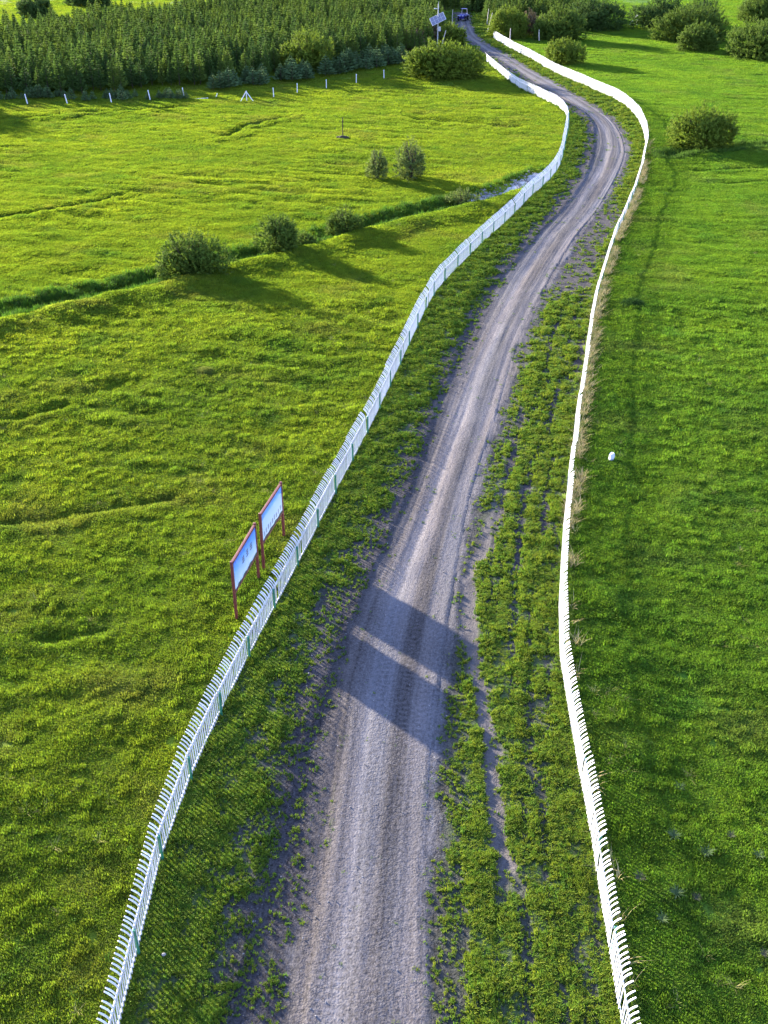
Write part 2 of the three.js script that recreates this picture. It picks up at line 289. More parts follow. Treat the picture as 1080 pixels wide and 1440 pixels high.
// ---------- the two picket fences ----------
const whites = [0.56, 0.5, 0.44].map((v) => mat(rgb(v, v, v * 0.98), 0.55)), white = whites[0], teal = mat(rgb(0.012, 0.12, 0.075), 0.5);
function picketGeo() {                                                // upright board whose top curls outward (+x)
  const path = [[0, 0.03], [0, 0.45], [0, 0.86], [0.02, 0.95], [0.065, 1.03], [0.13, 1.1], [0.205, 1.16]], hw = 0.0215, ht = 0.010, P = [], I = [];
  path.forEach(([x, y], i) => { const a = path[Math.max(0, i - 1)], b = path[Math.min(path.length - 1, i + 1)], l = Math.hypot(b[0] - a[0], b[1] - a[1]), nx = (b[1] - a[1]) / l, ny = -(b[0] - a[0]) / l, w = i === path.length - 1 ? hw * 0.7 : hw;
    P.push(x + nx * ht, y + ny * ht, -w, x + nx * ht, y + ny * ht, w, x - nx * ht, y - ny * ht, w, x - nx * ht, y - ny * ht, -w);
    if (i) for (let s = 0; s < 4; s++) { const k = (i - 1) * 4, t = (s + 1) % 4; I.push(k + s, k + 4 + s, k + t, k + t, k + 4 + s, k + 4 + t); } });
  const e = (path.length - 1) * 4; I.push(e, e + 2, e + 1, e, e + 3, e + 2, 0, 1, 2, 0, 2, 3);
  const g = new THREE.BufferGeometry(); g.setAttribute('position', new THREE.Float32BufferAttribute(P, 3)); g.setIndex(I);
  const k = g.toNonIndexed(); k.computeVertexNormals(); return k;
}
const picket = picketGeo();
function buildFence(fx, zEnd, side, label, seed) {                    // side -1: curls to -x
  const r = rng(seed), f = thing('picket_fence', label, 'fence', [0, 0, 0]);
  const PANEL = 2.58, posts = []; let z = -9.5, x = fx(z), acc = 0; posts.push([x, z]);
  while (z > zEnd) { const z2 = z - 0.05, x2 = fx(z2); acc += Math.hypot(x2 - x, z2 - z); x = x2; z = z2; if (acc >= PANEL) { posts.push([x, z]); acc = 0; } }
  const far = []; let made = 0;
  const post = box(0.06, 0.95, 0.06, 0, 0.42, 0, 0.012), cap = box(0.072, 0.025, 0.072, 0, 0.905, 0, 0.008);
  posts.forEach(([px, pz], i) => {
    const p = mesh('post', post, teal, f); p.position.set(px + (side < 0 ? 0.05 : 0.075), height(px, pz) - 0.02, pz);
    const n = posts[Math.min(i + 1, posts.length - 1)], o = posts[Math.max(0, i - 1)]; p.rotation.y = Math.atan2(n[0] - o[0], n[1] - o[1]); p.rotation.z = (r() - 0.5) * 0.05;
    const c = mesh('post_cap', cap, teal, p);
  });
  for (let i = 0; i < posts.length - 1; i++) {
    const [ax, az] = posts[i], [bx, bz] = posts[i + 1], L = Math.hypot(bx - ax, bz - az), ya = height(ax, az) + (r() - 0.5) * 0.05, yb = height(bx, bz) + (r() - 0.5) * 0.05;
    const dir = Math.atan2(-(bx - ax), -(bz - az)), slope = Math.atan2(yb - ya, L), tilt = (r() - 0.5) * 0.07;
    const M = new THREE.Matrix4().compose(new THREE.Vector3((ax + bx) / 2, (ya + yb) / 2, (az + bz) / 2), new THREE.Quaternion().setFromEuler(new THREE.Euler(slope, dir, tilt, 'YXZ')), new THREE.Vector3(1, 1, 1));
    const put = (o) => { o.matrix.premultiply(M); o.matrix.decompose(o.position, o.quaternion, o.scale); };
    const top = mesh('top_rail', box(0.022, side < 0 ? 0.13 : 0.06, L - 0.05, side * 0.024, 0.79, 0, 0.008), white, f); put(top);
    const low = mesh('bottom_rail', box(0.03, 0.04, L - 0.05, side * 0.03, 0.09, 0, 0.008), white, f); put(low);
    const N = 19;
    for (let k = 0; k < N; k++) {
      const zz = -L / 2 + 0.075 + k * (L - 0.15) / (N - 1), lean = (r() - 0.5) * 0.06, up = (r() - 0.5) * 0.035, miss = r() < 0.012;
      if (miss) continue;
      const m4 = new THREE.Matrix4().compose(new THREE.Vector3(0, up, zz), new THREE.Quaternion().setFromEuler(new THREE.Euler(lean, side < 0 ? Math.PI : 0, 0)), new THREE.Vector3(side < 0 ? 1 : 0.85, side < 0 ? 1 : 0.93, 0.9)).premultiply(M);
      if (made < 300) { const p = mesh('picket', picket, whites[Math.floor(r() * 3)], f); m4.decompose(p.position, p.quaternion, p.scale); made++; }
      else far.push(picket.clone().applyMatrix4(m4));
    }
  }
  const rest = mesh('picket_row', merge(far), white, f); rest.userData.kind = 'stuff'; rest.userData.label = 'white pickets of the distant panels';
}
buildFence(fenceL, -147, -1, 'white picket fence with teal posts running beside the two notice boards', 21);
buildFence(fenceR, -171, 1, 'white picket fence edged with dry straw-coloured grass, opposite the notice boards', 22);
console.log('fences');

// ---------- grasses ----------
function bladeTuft(seed, n, spread, h0, h1, w0, w1, bend) {           // joined leaf blades, each of three faces
  const r = rng(seed), P = [], I = [];
  for (let k = 0; k < n; k++) {
    const a = r() * 6.283, rad = spread * Math.sqrt(r()), x = Math.cos(a) * rad, z = Math.sin(a) * rad, b = r() * 6.283, h = lerp(h0, h1, r()), w = lerp(w0, w1, r()) / 2, l = h * bend * (0.4 + r());
    const dx = Math.cos(b), dz = Math.sin(b), i = P.length / 3;
    P.push(x - dz * w, -0.02, z + dx * w, x + dz * w, -0.02, z - dx * w, x + dx * l * 0.4 - dz * w * 0.8, h * 0.62, z + dz * l * 0.4 + dx * w * 0.8, x + dx * l * 0.4 + dz * w * 0.8, h * 0.62, z + dz * l * 0.4 - dx * w * 0.8, x + dx * l, h, z + dz * l);
    I.push(i, i + 1, i + 2, i + 1, i + 3, i + 2, i + 2, i + 3, i + 4);
  }
  const g = new THREE.BufferGeometry(); g.setAttribute('position', new THREE.Float32BufferAttribute(P, 3)); g.setIndex(I); g.computeVertexNormals(); return g;
}
const leafMat = (extra = {}) => new THREE.MeshPhysicalMaterial({ color: 0xffffff, roughness: 0.85, transmission: 0.52, thickness: 0, side: THREE.DoubleSide, specularIntensity: 0.06, ...extra });
class Scatter {                                                       // collects copies of a few variants, then builds one object
  constructor(name, label, category, variants, material) { Object.assign(this, { name, label, category, variants, material, lists: variants.map(() => []) }); this.r = rng(name.length * 31 + 7); }
  add(x, y, z, sh, sv, c) { this.lists[Math.floor(this.r() * this.variants.length)].push([x, y, z, sh, sv, this.r() * 6.283, c[0], c[1], c[2]]); }
  build() {
    const g = new THREE.Group(); g.name = this.name; g.userData.kind = 'stuff'; tag(g, this.label, this.category); scene.add(g); let total = 0;
    const M = new THREE.Matrix4(), Q = new THREE.Quaternion(), Pv = new THREE.Vector3(), S = new THREE.Vector3(), Y = new THREE.Vector3(0, 1, 0), C = new THREE.Color();
    this.lists.forEach((l, v) => {
      if (!l.length) return;
      const im = shade(new THREE.InstancedMesh(this.variants[v], this.material, l.length)); im.name = 'tuft'; im.userData.kind = 'stuff';
      l.forEach((e, i) => { Q.setFromAxisAngle(Y, e[5]); im.setMatrixAt(i, M.compose(Pv.set(e[0], e[1], e[2]), Q, S.set(e[3], e[4], e[3]))); im.setColorAt(i, C.setRGB(e[6], e[7], e[8])); });
      g.add(im); total += l.length;
    });
    console.log(this.name, total);
  }
}
const meadow = new Scatter('meadow_grass', 'short yellow-green meadow grass covering the fields on both sides', 'grass', [bladeTuft(1, 18, 0.13, 0.03, 0.085, 0.016, 0.028, 0.5), bladeTuft(2, 18, 0.13, 0.03, 0.075, 0.016, 0.028, 0.7), bladeTuft(3, 14, 0.10, 0.04, 0.12, 0.015, 0.026, 0.35)], leafMat({ transmission: 0.56 }));
const farMeadow = new Scatter('far_meadow_grass', 'short bright grass of the far parts of the fields', 'grass', [bladeTuft(31, 24, 0.36, 0.05, 0.11, 0.03, 0.06, 0.18), bladeTuft(32, 24, 0.34, 0.04, 0.10, 0.035, 0.065, 0.22), bladeTuft(33, 22, 0.3, 0.06, 0.14, 0.03, 0.055, 0.15)], leafMat({ transmission: 0.68 }));
const verge = new Scatter('verge_weeds', 'low leafy green weeds growing on the verges beside the dirt road', 'weeds', [bladeTuft(11, 13, 0.1, 0.03, 0.10, 0.03, 0.055, 1.3), bladeTuft(12, 15, 0.12, 0.04, 0.13, 0.026, 0.05, 1.1), bladeTuft(13, 12, 0.09, 0.02, 0.07, 0.035, 0.06, 1.6)], leafMat());
const lush = new Scatter('ditch_grass', 'tall dark green grass lining the ditch banks', 'grass', [bladeTuft(14, 22, 0.2, 0.15, 0.42, 0.02, 0.035, 0.6), bladeTuft(15, 22, 0.2, 0.12, 0.34, 0.02, 0.035, 0.8)], leafMat());
const straw = new Scatter('dry_grass', 'pale dry straw grass along the outer foot of the fence', 'grass', [bladeTuft(16, 16, 0.14, 0.25, 0.62, 0.008, 0.014, 0.8), bladeTuft(17, 14, 0.12, 0.2, 0.5, 0.008, 0.014, 1.1)], leafMat({ transmission: 0.25 }));
{
  const r = rng(4242), c = [0, 0, 0];
  let d = 9.5;
  while (d < 235) {                                                   // strips of growing depth away from the camera's foot
    const step = 0.5 + d * 0.01, dist = Math.hypot(d, 21), zc = -d;
    const dens = 320 * Math.pow(30 / Math.max(26, dist), 1.72), sh = Math.pow(Math.max(26, dist) / 30, 0.78), sv = Math.pow(Math.max(26, dist) / 30, 0.42);
    const half = dist * 0.385 + 3.5, count = Math.round(dens * step * 2 * half);
    for (let k = 0; k < count; k++) {
      const x = (r() * 2 - 1) * half, z = zc - r() * step, out = outside(x, z);
      if (out > 0.08) {
        const y = height(x, z), tall = 0.5 + 0.55 * clamp(0.5 + 0.8 * n2(x / 1.4 + 50, z / 1.1)) + (dist < 60 ? 0.75 : 0.4) * sstep(0.15, 0.7, n2(x / 0.42, z / 0.36 + 60));
        if (n2(x / 0.8 - 30, z / 0.7) < -0.7) continue;
        turfColor(x, z, c); const j = dist > 60 ? 0.66 + 0.68 * r() : 0.42 + 1.16 * r(), yel = r();
        const cc = [c[0] * j * (0.88 + 0.28 * yel), c[1] * j, c[2] * j];
        const dd = ditchAt(x, z);
        if (x > 5.5 && dd < 3 && Math.abs(toLine(STREAM, x, z)) < 1.0 + 0.4 * n2(x, z)) continue;
        if (dd > -1.6 && dd < 1.1 && r() < 0.5) { if (r() < 0.5) lush.add(x, y, z, 0.8 + 0.5 * r(), 0.6 + 0.7 * r(), [0.05 * j, 0.115 * j, 0.012]); continue; }
        if (r() < sstep(48, 68, dist)) farMeadow.add(x, y, z, (sh / 2.7) * (0.85 + 0.5 * r()), (0.7 + 0.15 * sv) * tall, cc); else meadow.add(x, y, z, sh * (0.8 + 0.5 * r()), sv * tall, cc);
      } else if (z > -206) {
        const q = lane(x, z); let want = (1 - q.road * 0.985) * (1 - q.soil * 0.86) * (1 - q.path * 0.97);
        const fromRoad = Math.max(roadL(z) - x, x - roadR(z));
        want *= 0.35 + 0.9 * clamp(0.5 + 1.1 * n2(x / 0.8 + 70, z / 0.9) + 0.4 * n2(x / 0.3, z / 0.3)) * (0.6 + 0.4 * sstep(0.2, 1.4, fromRoad));
        if (r() > want * (x > roadR(z) ? 0.72 : 0.92)) continue; for (let rep = r() < 0.75 ? 0 : 1; rep < 2; rep++) { const x2 = x + (rep ? 0.22 * sh * (r() - 0.5) : 0), z2 = z + (rep ? 0.22 * sh * (r() - 0.5) : 0);
        const j = 0.7 + 0.6 * r(), hue = r(), yy = height(x2, z2) - 0.005, tall = 0.7 + 0.8 * clamp(0.5 + n2(x / 0.7, z / 0.7 - 20));
        const rt = x > roadR(z) ? 1 : 0;
        verge.add(x2, yy, z2, sh * (0.4 + 0.6 * r()) * (0.6 + 0.4 * sstep(0.1, 0.8, want)), sv * tall * (0.5 + 0.5 * sstep(0.1, 0.8, want)), [lerp(0.055, 0.13, hue) * j * (rt ? 1.06 : 1), lerp(0.13, 0.175, hue) * j, 0.012 * j]); }
      }
    }
    d += step;
  }
  for (let z = -12; z > -168; z -= 0.05) {                            // dry grass and long green grass at the foot of the fences
    const amt = z < -30 && z > -92 ? 1 : 0.1;
    if (r() < 0.6 * amt) { const x = fenceR(z) + 0.15 + 0.5 * r() * r(), j = 0.8 + 0.5 * r(); if (n2(z / 3, 7) > -0.25) straw.add(x, height(x, z), z, 0.7 + 0.5 * r(), 0.5 + 0.55 * r(), [0.34 * j, 0.285 * j, 0.135 * j]); }
    if (r() < 0.75) { const x = fenceR(z) + 0.05 + 0.35 * r(), j = 0.7 + 0.5 * r(); lush.add(x, height(x, z), z, 0.5 + 0.4 * r(), 0.4 + 0.4 * r(), [0.075 * j, 0.13 * j, 0.013]); }
    if (z > -147 && r() < 0.7) { const x = fenceL(z) - 0.1 + 0.35 * (r() - 0.5), j = 0.7 + 0.5 * r(); lush.add(x, height(x, z), z, 0.5 + 0.4 * r(), 0.25 + 0.35 * r(), [0.075 * j, 0.13 * j, 0.013]); }
  }
  for (let k = 0; k < 5200; k++) {                                    // coarser clumps and dry bents dotted through the fields
    const d2 = 10 + 120 * Math.pow(r(), 1.4), z = -d2, x = (r() * 2 - 1) * (Math.hypot(d2, 21) * 0.4 + 3), j = 0.7 + 0.5 * r(); if (outside(x, z) < 0.4 || n2(x / 6 + 90, z / 5) < 0.05) continue;
    if (r() < 0.72) lush.add(x, height(x, z), z, 0.35 + 0.45 * r(), 0.22 + 0.25 * r(), [0.06 * j, 0.125 * j, 0.011]); else straw.add(x, height(x, z), z, 0.4 + 0.4 * r(), 0.2 + 0.25 * r(), [0.24 * j, 0.22 * j, 0.08 * j]);
  }
  for (let k = 0; k < 2600; k++) { const t = r(), i = Math.floor(t * (RDITCH.length - 1)), f = t * (RDITCH.length - 1) - i, x = lerp(RDITCH[i][0], RDITCH[i + 1][0], f) + (r() - 0.5) * 2.4, z = lerp(RDITCH[i][1], RDITCH[i + 1][1], f) + (r() - 0.5) * 2.6, j = 0.7 + 0.5 * r(); if (outside(x, z) > 0.2) lush.add(x, height(x, z), z, 0.9 + 0.6 * r(), 0.7 + 0.9 * r(), [0.06 * j, 0.12 * j, 0.014]); }
  for (let k = 0; k < 900; k++) { const a = r() * 6.28, q = Math.sqrt(r()), x = 14.31 + Math.cos(a) * q * 0.7, z = -56.73 + Math.sin(a) * q * 0.8, j = 0.7 + 0.4 * r(); if (k % 4 === 0) lush.add(x, height(x, z), z, 0.7, 0.9 * (1.1 - q), [0.035 * j, 0.085 * j, 0.012]); }
  for (let k = 0; k < 150; k++) { const a = r() * 6.28, q = Math.sqrt(r()), x = -8.89 + Math.cos(a) * q * 0.5, z = -47.16 + Math.sin(a) * q * 0.4, j = 0.8 + 0.4 * r(); lush.add(x, height(x, z), z, 0.5, 0.9 * (1.1 - q), [0.14 * j, 0.17 * j, 0.03]); }
  for (const s of [meadow, farMeadow, verge, lush, straw]) s.build();
}
// loose stones on the road
{
  const r = rng(60), g = new THREE.IcosahedronGeometry(1, 0), n = 2600, im = shade(new THREE.InstancedMesh(g, mat(0xffffff, 0.9), n)); im.name = 'gravel'; im.userData.kind = 'stuff'; tag(im, 'loose pale stones scattered over the dirt road', 'gravel');
  const M = new THREE.Matrix4(), E = new THREE.Euler(), Q = new THREE.Quaternion();
  for (let i = 0; i < n; i++) { const z = -9 - 70 * Math.pow(r(), 1.5), a = roadL(z) - 1.3, b = roadR(z) + 0.9, x = lerp(a, b, r()), s = 0.006 + 0.02 * Math.pow(r(), 6), v = 0.07 + 0.11 * r();
    im.setMatrixAt(i, M.compose(new THREE.Vector3(x, height(x, z) + 0.045 * lane(x, z).road + s * 0.2, z), Q.setFromEuler(E.set(r() * 6, r() * 6, r() * 6)), new THREE.Vector3(s * (1 + r()), s * 0.7, s))); im.setColorAt(i, rgb(v, v * 0.98, v * 0.98)); }
  scene.add(im);
}
console.log('grasses');

// ---------- bushes ----------
function leafCloud(seed, w, h, d, n, size, airy = 0.25) {             // leaf-sized faces through a few joined lobes standing on the ground
  const r = rng(seed), lobes = [], P = [], N = [], I = [], nl = 5 + Math.floor(r() * 3 + w * 0.8);
  for (let k = 0; k < nl; k++) { const a = k * 2.4 + r(), q = 0.3 + 0.5 * Math.sqrt(r()), s = 0.26 + 0.28 * r(); lobes.push([Math.cos(a) * q * w / 2, h * (0.2 + 0.5 * r() * (1.1 - q)), Math.sin(a) * q * d / 2, s * w * 0.62, s * h * 0.95, s * d * 0.62]); }
  lobes.push([0, h * 0.5, 0, w * 0.3, h * 0.47, d * 0.3]);
  const v = new THREE.Vector3(), nrm = new THREE.Vector3(), t1 = new THREE.Vector3(), t2 = new THREE.Vector3();
  const per = 10, o = new THREE.Vector3(), dir = new THREE.Vector3();
  for (let k = 0; k < n; k += per) {                                  // leafy shoots reaching outward and up
    const L = lobes[Math.floor(r() * lobes.length)];
    o.set(r() * 2 - 1, r() * 2 - 0.85, r() * 2 - 1).normalize();
    const sh = 0.98 - airy * 0.9 * r() * r(), rag = 1 + 0.36 * n2(o.x * 2.6 + seed + L[0], o.z * 2.6 + o.y * 2.2);
    dir.set(o.x + (r() - 0.5) * 0.7, o.y + 0.45 + (r() - 0.5) * 0.7, o.z + (r() - 0.5) * 0.7).normalize();
    const len = size * (1.6 + 3.4 * r());
    for (let q = 0; q < per; q++) {
      const u = (q / per - 0.45) * len;
      v.set(L[0] + o.x * L[3] * sh * rag + dir.x * u + (r() - 0.5) * size, L[1] + o.y * L[4] * sh * rag + dir.y * u + (r() - 0.5) * size, L[2] + o.z * L[5] * sh * rag + dir.z * u + (r() - 0.5) * size);
      if (v.y < 0.03) v.y = 0.03 + r() * 0.3 * h;
      nrm.set(o.x + (r() - 0.5) * 2.2, o.y + (r() - 0.5) * 2 + 0.2, o.z + (r() - 0.5) * 2.2).normalize();
      t1.copy(dir).cross(nrm).normalize(); t2.crossVectors(nrm, t1);
      const a = size * (0.55 + 0.75 * r()), b = a * 0.36, i = P.length / 3;
      for (const [x, y] of [[0, -1], [1, 0], [0, 1], [-1, 0]]) { P.push(v.x + t1.x * b * x + t2.x * a * y, v.y + t1.y * b * x + t2.y * a * y, v.z + t1.z * b * x + t2.z * a * y); N.push(nrm.x, nrm.y, nrm.z); }
      I.push(i, i + 1, i + 2, i, i + 2, i + 3);
    }
  }
  const g = new THREE.BufferGeometry(); g.setAttribute('position', new THREE.Float32BufferAttribute(P, 3)); g.setAttribute('normal', new THREE.Float32BufferAttribute(N, 3)); g.setIndex(I); return g;
}
function stems(seed, w, h, d, n) { const r = rng(seed), l = []; for (let k = 0; k < n; k++) { const a = r() * 6.283, q = 0.25 + 0.6 * r(); const m = [Math.cos(a) * q * w * 0.22, h * 0.4, Math.sin(a) * q * d * 0.22], e = [Math.cos(a + 0.3) * q * w * 0.42, h * (0.7 + 0.25 * r()), Math.sin(a + 0.3) * q * d * 0.42]; l.push(rod([Math.cos(a) * 0.12 * w * 0.3, -0.1, Math.sin(a) * 0.12 * d * 0.3], m, 0.018 * h + 0.01, 0.012 * h + 0.006, 5), rod(m, e, 0.012 * h + 0.006, 0.006, 5)); } return merge(l); }
const bark = mat(rgb(0.06, 0.046, 0.034), 0.95);
const leafMats = { willow: leafMat({ color: rgb(0.072, 0.118, 0.016), transmission: 0.5 }), dark: leafMat({ color: rgb(0.048, 0.088, 0.018), transmission: 0.42 }), pale: leafMat({ color: rgb(0.11, 0.15, 0.035), transmission: 0.46 }), bright: leafMat({ color: rgb(0.105, 0.155, 0.016), transmission: 0.52 }), brown: leafMat({ color: rgb(0.105, 0.085, 0.045), transmission: 0.3 }) };
let bushSeed = 300;
function bush(label, x, z, w, h, d, kind, { n, size, airy = 0.3, st = 10, group } = {}) {
  bushSeed++;
  const t = thing('bush', label, 'bush', [x, height(x, z) - 0.03, z], 0, group);
  mesh('stem', stems(bushSeed + 900, w, h, d, st), bark, t);
  mesh('foliage', leafCloud(bushSeed, w, h, d, Math.round((n || 5000) * (kind === 'pale' ? 1.3 : 2.1)), (size || 0.1) * (kind === 'pale' ? 1 : 1.18), airy), leafMats[kind], t);
  return t;
}
bush('wide dark willow bush standing on the ditch edge, its shadow on the meadow', -12.0, -62.2, 4.1, 2.9, 2.8, 'willow', { n: 8500, size: 0.085 });
bush('rounded upright willow bush on the ditch edge beside a tiny shrub', -6.9, -66.8, 2.6, 2.9, 2.3, 'willow', { n: 6500, size: 0.08 });
bush('tiny low shrub in the ditch between two taller willow bushes', -5.3, -68.2, 1.5, 1.05, 1.3, 'willow', { n: 1900, size: 0.07 });
bush('loose airy willow bush on the ditch edge beside a tiny shrub', -2.7, -70.6, 2.2, 2.3, 1.9, 'willow', { n: 3600, size: 0.08, airy: 0.45 });
bush('thin twiggy pale shrub in the open meadow, smaller of a pair', -0.55, -85.4, 1.7, 2.6, 1.6, 'pale', { n: 3600, size: 0.085, airy: 0.6, st: 14 });
bush('thin twiggy pale shrub in the open meadow, larger of a pair', 2.15, -85.8, 2.5, 3.4, 2.3, 'pale', { n: 6000, size: 0.09, airy: 0.6, st: 16 });
bush('low grey-green bush overhanging the stream by the fence', 5.9, -78.4, 2.1, 1.6, 1.8, 'pale', { n: 3000, size: 0.08, airy: 0.4 });
bush('large broad bush in front of the solar lamp at the fence end', 7.2, -134.5, 8.4, 4.5, 5.2, 'bright', { n: 18000, size: 0.13, st: 16 });
bush('small round bush just outside the fence in the right-hand field', 23.7, -146, 4.7, 3.1, 3.8, 'bright', { n: 6500, size: 0.12 });
bush('leaning bush on a grassy ditch beside the fence bend', 28.6, -96.2, 5.6, 4.1, 4.2, 'bright', { n: 12000, size: 0.1, airy: 0.4 });
bush('round light bush at the far end of the fence beside the gateway', 18.6, -170.5, 5.6, 4.6, 5, 'bright', { n: 8500, size: 0.13 });
bush('tall round bush between the gateway bush and the dark clump', 25.9, -168.5, 7.0, 5.2, 5.5, 'willow', { n: 9500, size: 0.14 });
bush('dark green bush clump with a leaning white post beside it', 33.6, -180, 7.6, 4.9, 6, 'dark', { n: 9500, size: 0.14 });
bush('small leafy bush beside the track in front of the off-road vehicle', 9.8, -163.5, 3.7, 3.0, 3.2, 'bright', { n: 5000, size: 0.12 });
bush('pale rounded bush growing out of the pine plantation edge', -9.8, -139, 6.0, 4.9, 4.6, 'bright', { n: 9000, size: 0.13 });
bush('brownish dry shrub before the pines left of the solar lamp pole', 3.6, -158.5, 4.2, 3.0, 3, 'brown', { n: 4500, size: 0.11 });
bush('brownish dry shrub standing close behind the solar lamp pole', 6.6, -164.5, 3.4, 3.2, 3, 'brown', { n: 4000, size: 0.11 });
bush('brownish dry shrub between the gateway bush and the tall round bush', 22.0, -172.5, 4.6, 3.6, 3, 'brown', { n: 4500, size: 0.12 });
const G = 'bush thicket in the far right-hand field';
bush('long dark bush at the back corner of the field thicket', 44.2, -182, 8.4, 4.8, 6, 'dark', { n: 9500, size: 0.14, group: G });
bush('smooth dark bush behind the widest thicket bush', 52.0, -187, 5.6, 4.2, 5, 'dark', { n: 7000, size: 0.14, group: G });
bush('widest bush of the field thicket, with a bumpy crown', 45.4, -168.5, 10, 5.4, 6, 'willow', { n: 14000, size: 0.14, group: G });
bush('small bush tucked in front of the widest thicket bush', 44.2, -158.5, 4.8, 3.9, 4, 'willow', { n: 7000, size: 0.13, group: G });
bush('big flat-topped bush at the front of the field thicket', 52.2, -152.5, 9.2, 5.6, 6.5, 'willow', { n: 14000, size: 0.14, group: G });
bush('bush standing behind the flat-topped thicket bush', 63.5, -193, 8.2, 5.0, 6, 'willow', { n: 9000, size: 0.15, group: G });
bush('farthest bush behind the field thicket', 72, -213, 8, 4.6, 6, 'dark', { n: 7000, size: 0.16, group: G });
bush('round bush standing alone in the field beyond the pines', -60.5, -197, 5.0, 3.8, 4.5, 'dark', { n: 5500, size: 0.15 });
bush('low wide bush beside the field beyond the pines', -55.5, -215, 9, 3.6, 5, 'dark', { n: 7000, size: 0.16 });
bush('broad bush at the meadow edge whose shadow reaches the far meadow', -50, -118, 8, 6.5, 7, 'dark', { n: 12000, size: 0.14 });
console.log('bushes');

// ---------- plantation ----------
function pineGeo(seed, h, w, tiers, per, up) {                        // whorls of needle sprays round a leader
  const r = rng(seed), P = [], I = [];
  const spray = (x, y, z, dx, dy, dz, l, b) => { const s = new THREE.Vector3(dx, dy, dz).normalize(), t = new THREE.Vector3(r() - 0.5, r() - 0.2, r() - 0.5).cross(s).normalize(), i = P.length / 3; P.push(x, y, z, x + s.x * l * 0.5 + t.x * b, y + s.y * l * 0.5 + t.y * b, z + s.z * l * 0.5 + t.z * b, x + s.x * l, y + s.y * l, z + s.z * l, x + s.x * l * 0.5 - t.x * b, y + s.y * l * 0.5 - t.y * b, z + s.z * l * 0.5 - t.z * b); I.push(i, i + 1, i + 2, i, i + 2, i + 3); };
  for (let k = 0; k < tiers; k++) {
    const f = k / (tiers - 1), y = h * lerp(0.1, 0.9, f), R = w / 2 * Math.pow(1 - f * 0.92, 0.8) * (0.82 + 0.36 * r()), a0 = r() * 6.28;
    for (let b = 0; b < per; b++) {
      const a = a0 + b / per * 6.283 + (r() - 0.5) * 0.6, cx = Math.cos(a), cz = Math.sin(a), lift = up * (0.5 + 0.6 * r());
      for (let s = 0; s < 3; s++) { const q = R * (0.1 + 0.3 * s), side = (s % 2 ? 1 : -1) * 0.5; spray(cx * q, y + lift * q, cz * q, cx - cz * side * r(), lift + 0.35 * r(), cz + cx * side * r(), R * (0.5 + 0.2 * r()) + 0.1, 0.06 + 0.06 * r()); }
    }
  }
  for (let s = 0; s < 5; s++) spray(0, h * 0.84 + s * 0.03, 0, (r() - 0.5) * 0.5, 1, (r() - 0.5) * 0.5, h * 0.17, 0.05);
  const g = new THREE.BufferGeometry(); g.setAttribute('position', new THREE.Float32BufferAttribute(P, 3)); g.setIndex(I); g.computeVertexNormals(); return g;
}
const needles = [leafMat({ color: rgb(0.062, 0.110, 0.019), transmission: 0.4 }), leafMat({ color: rgb(0.046, 0.088, 0.019), transmission: 0.38 }), leafMat({ color: rgb(0.082, 0.130, 0.021), transmission: 0.4 })];
const blueNeedles = leafMat({ color: rgb(0.056, 0.098, 0.036), transmission: 0.25 });
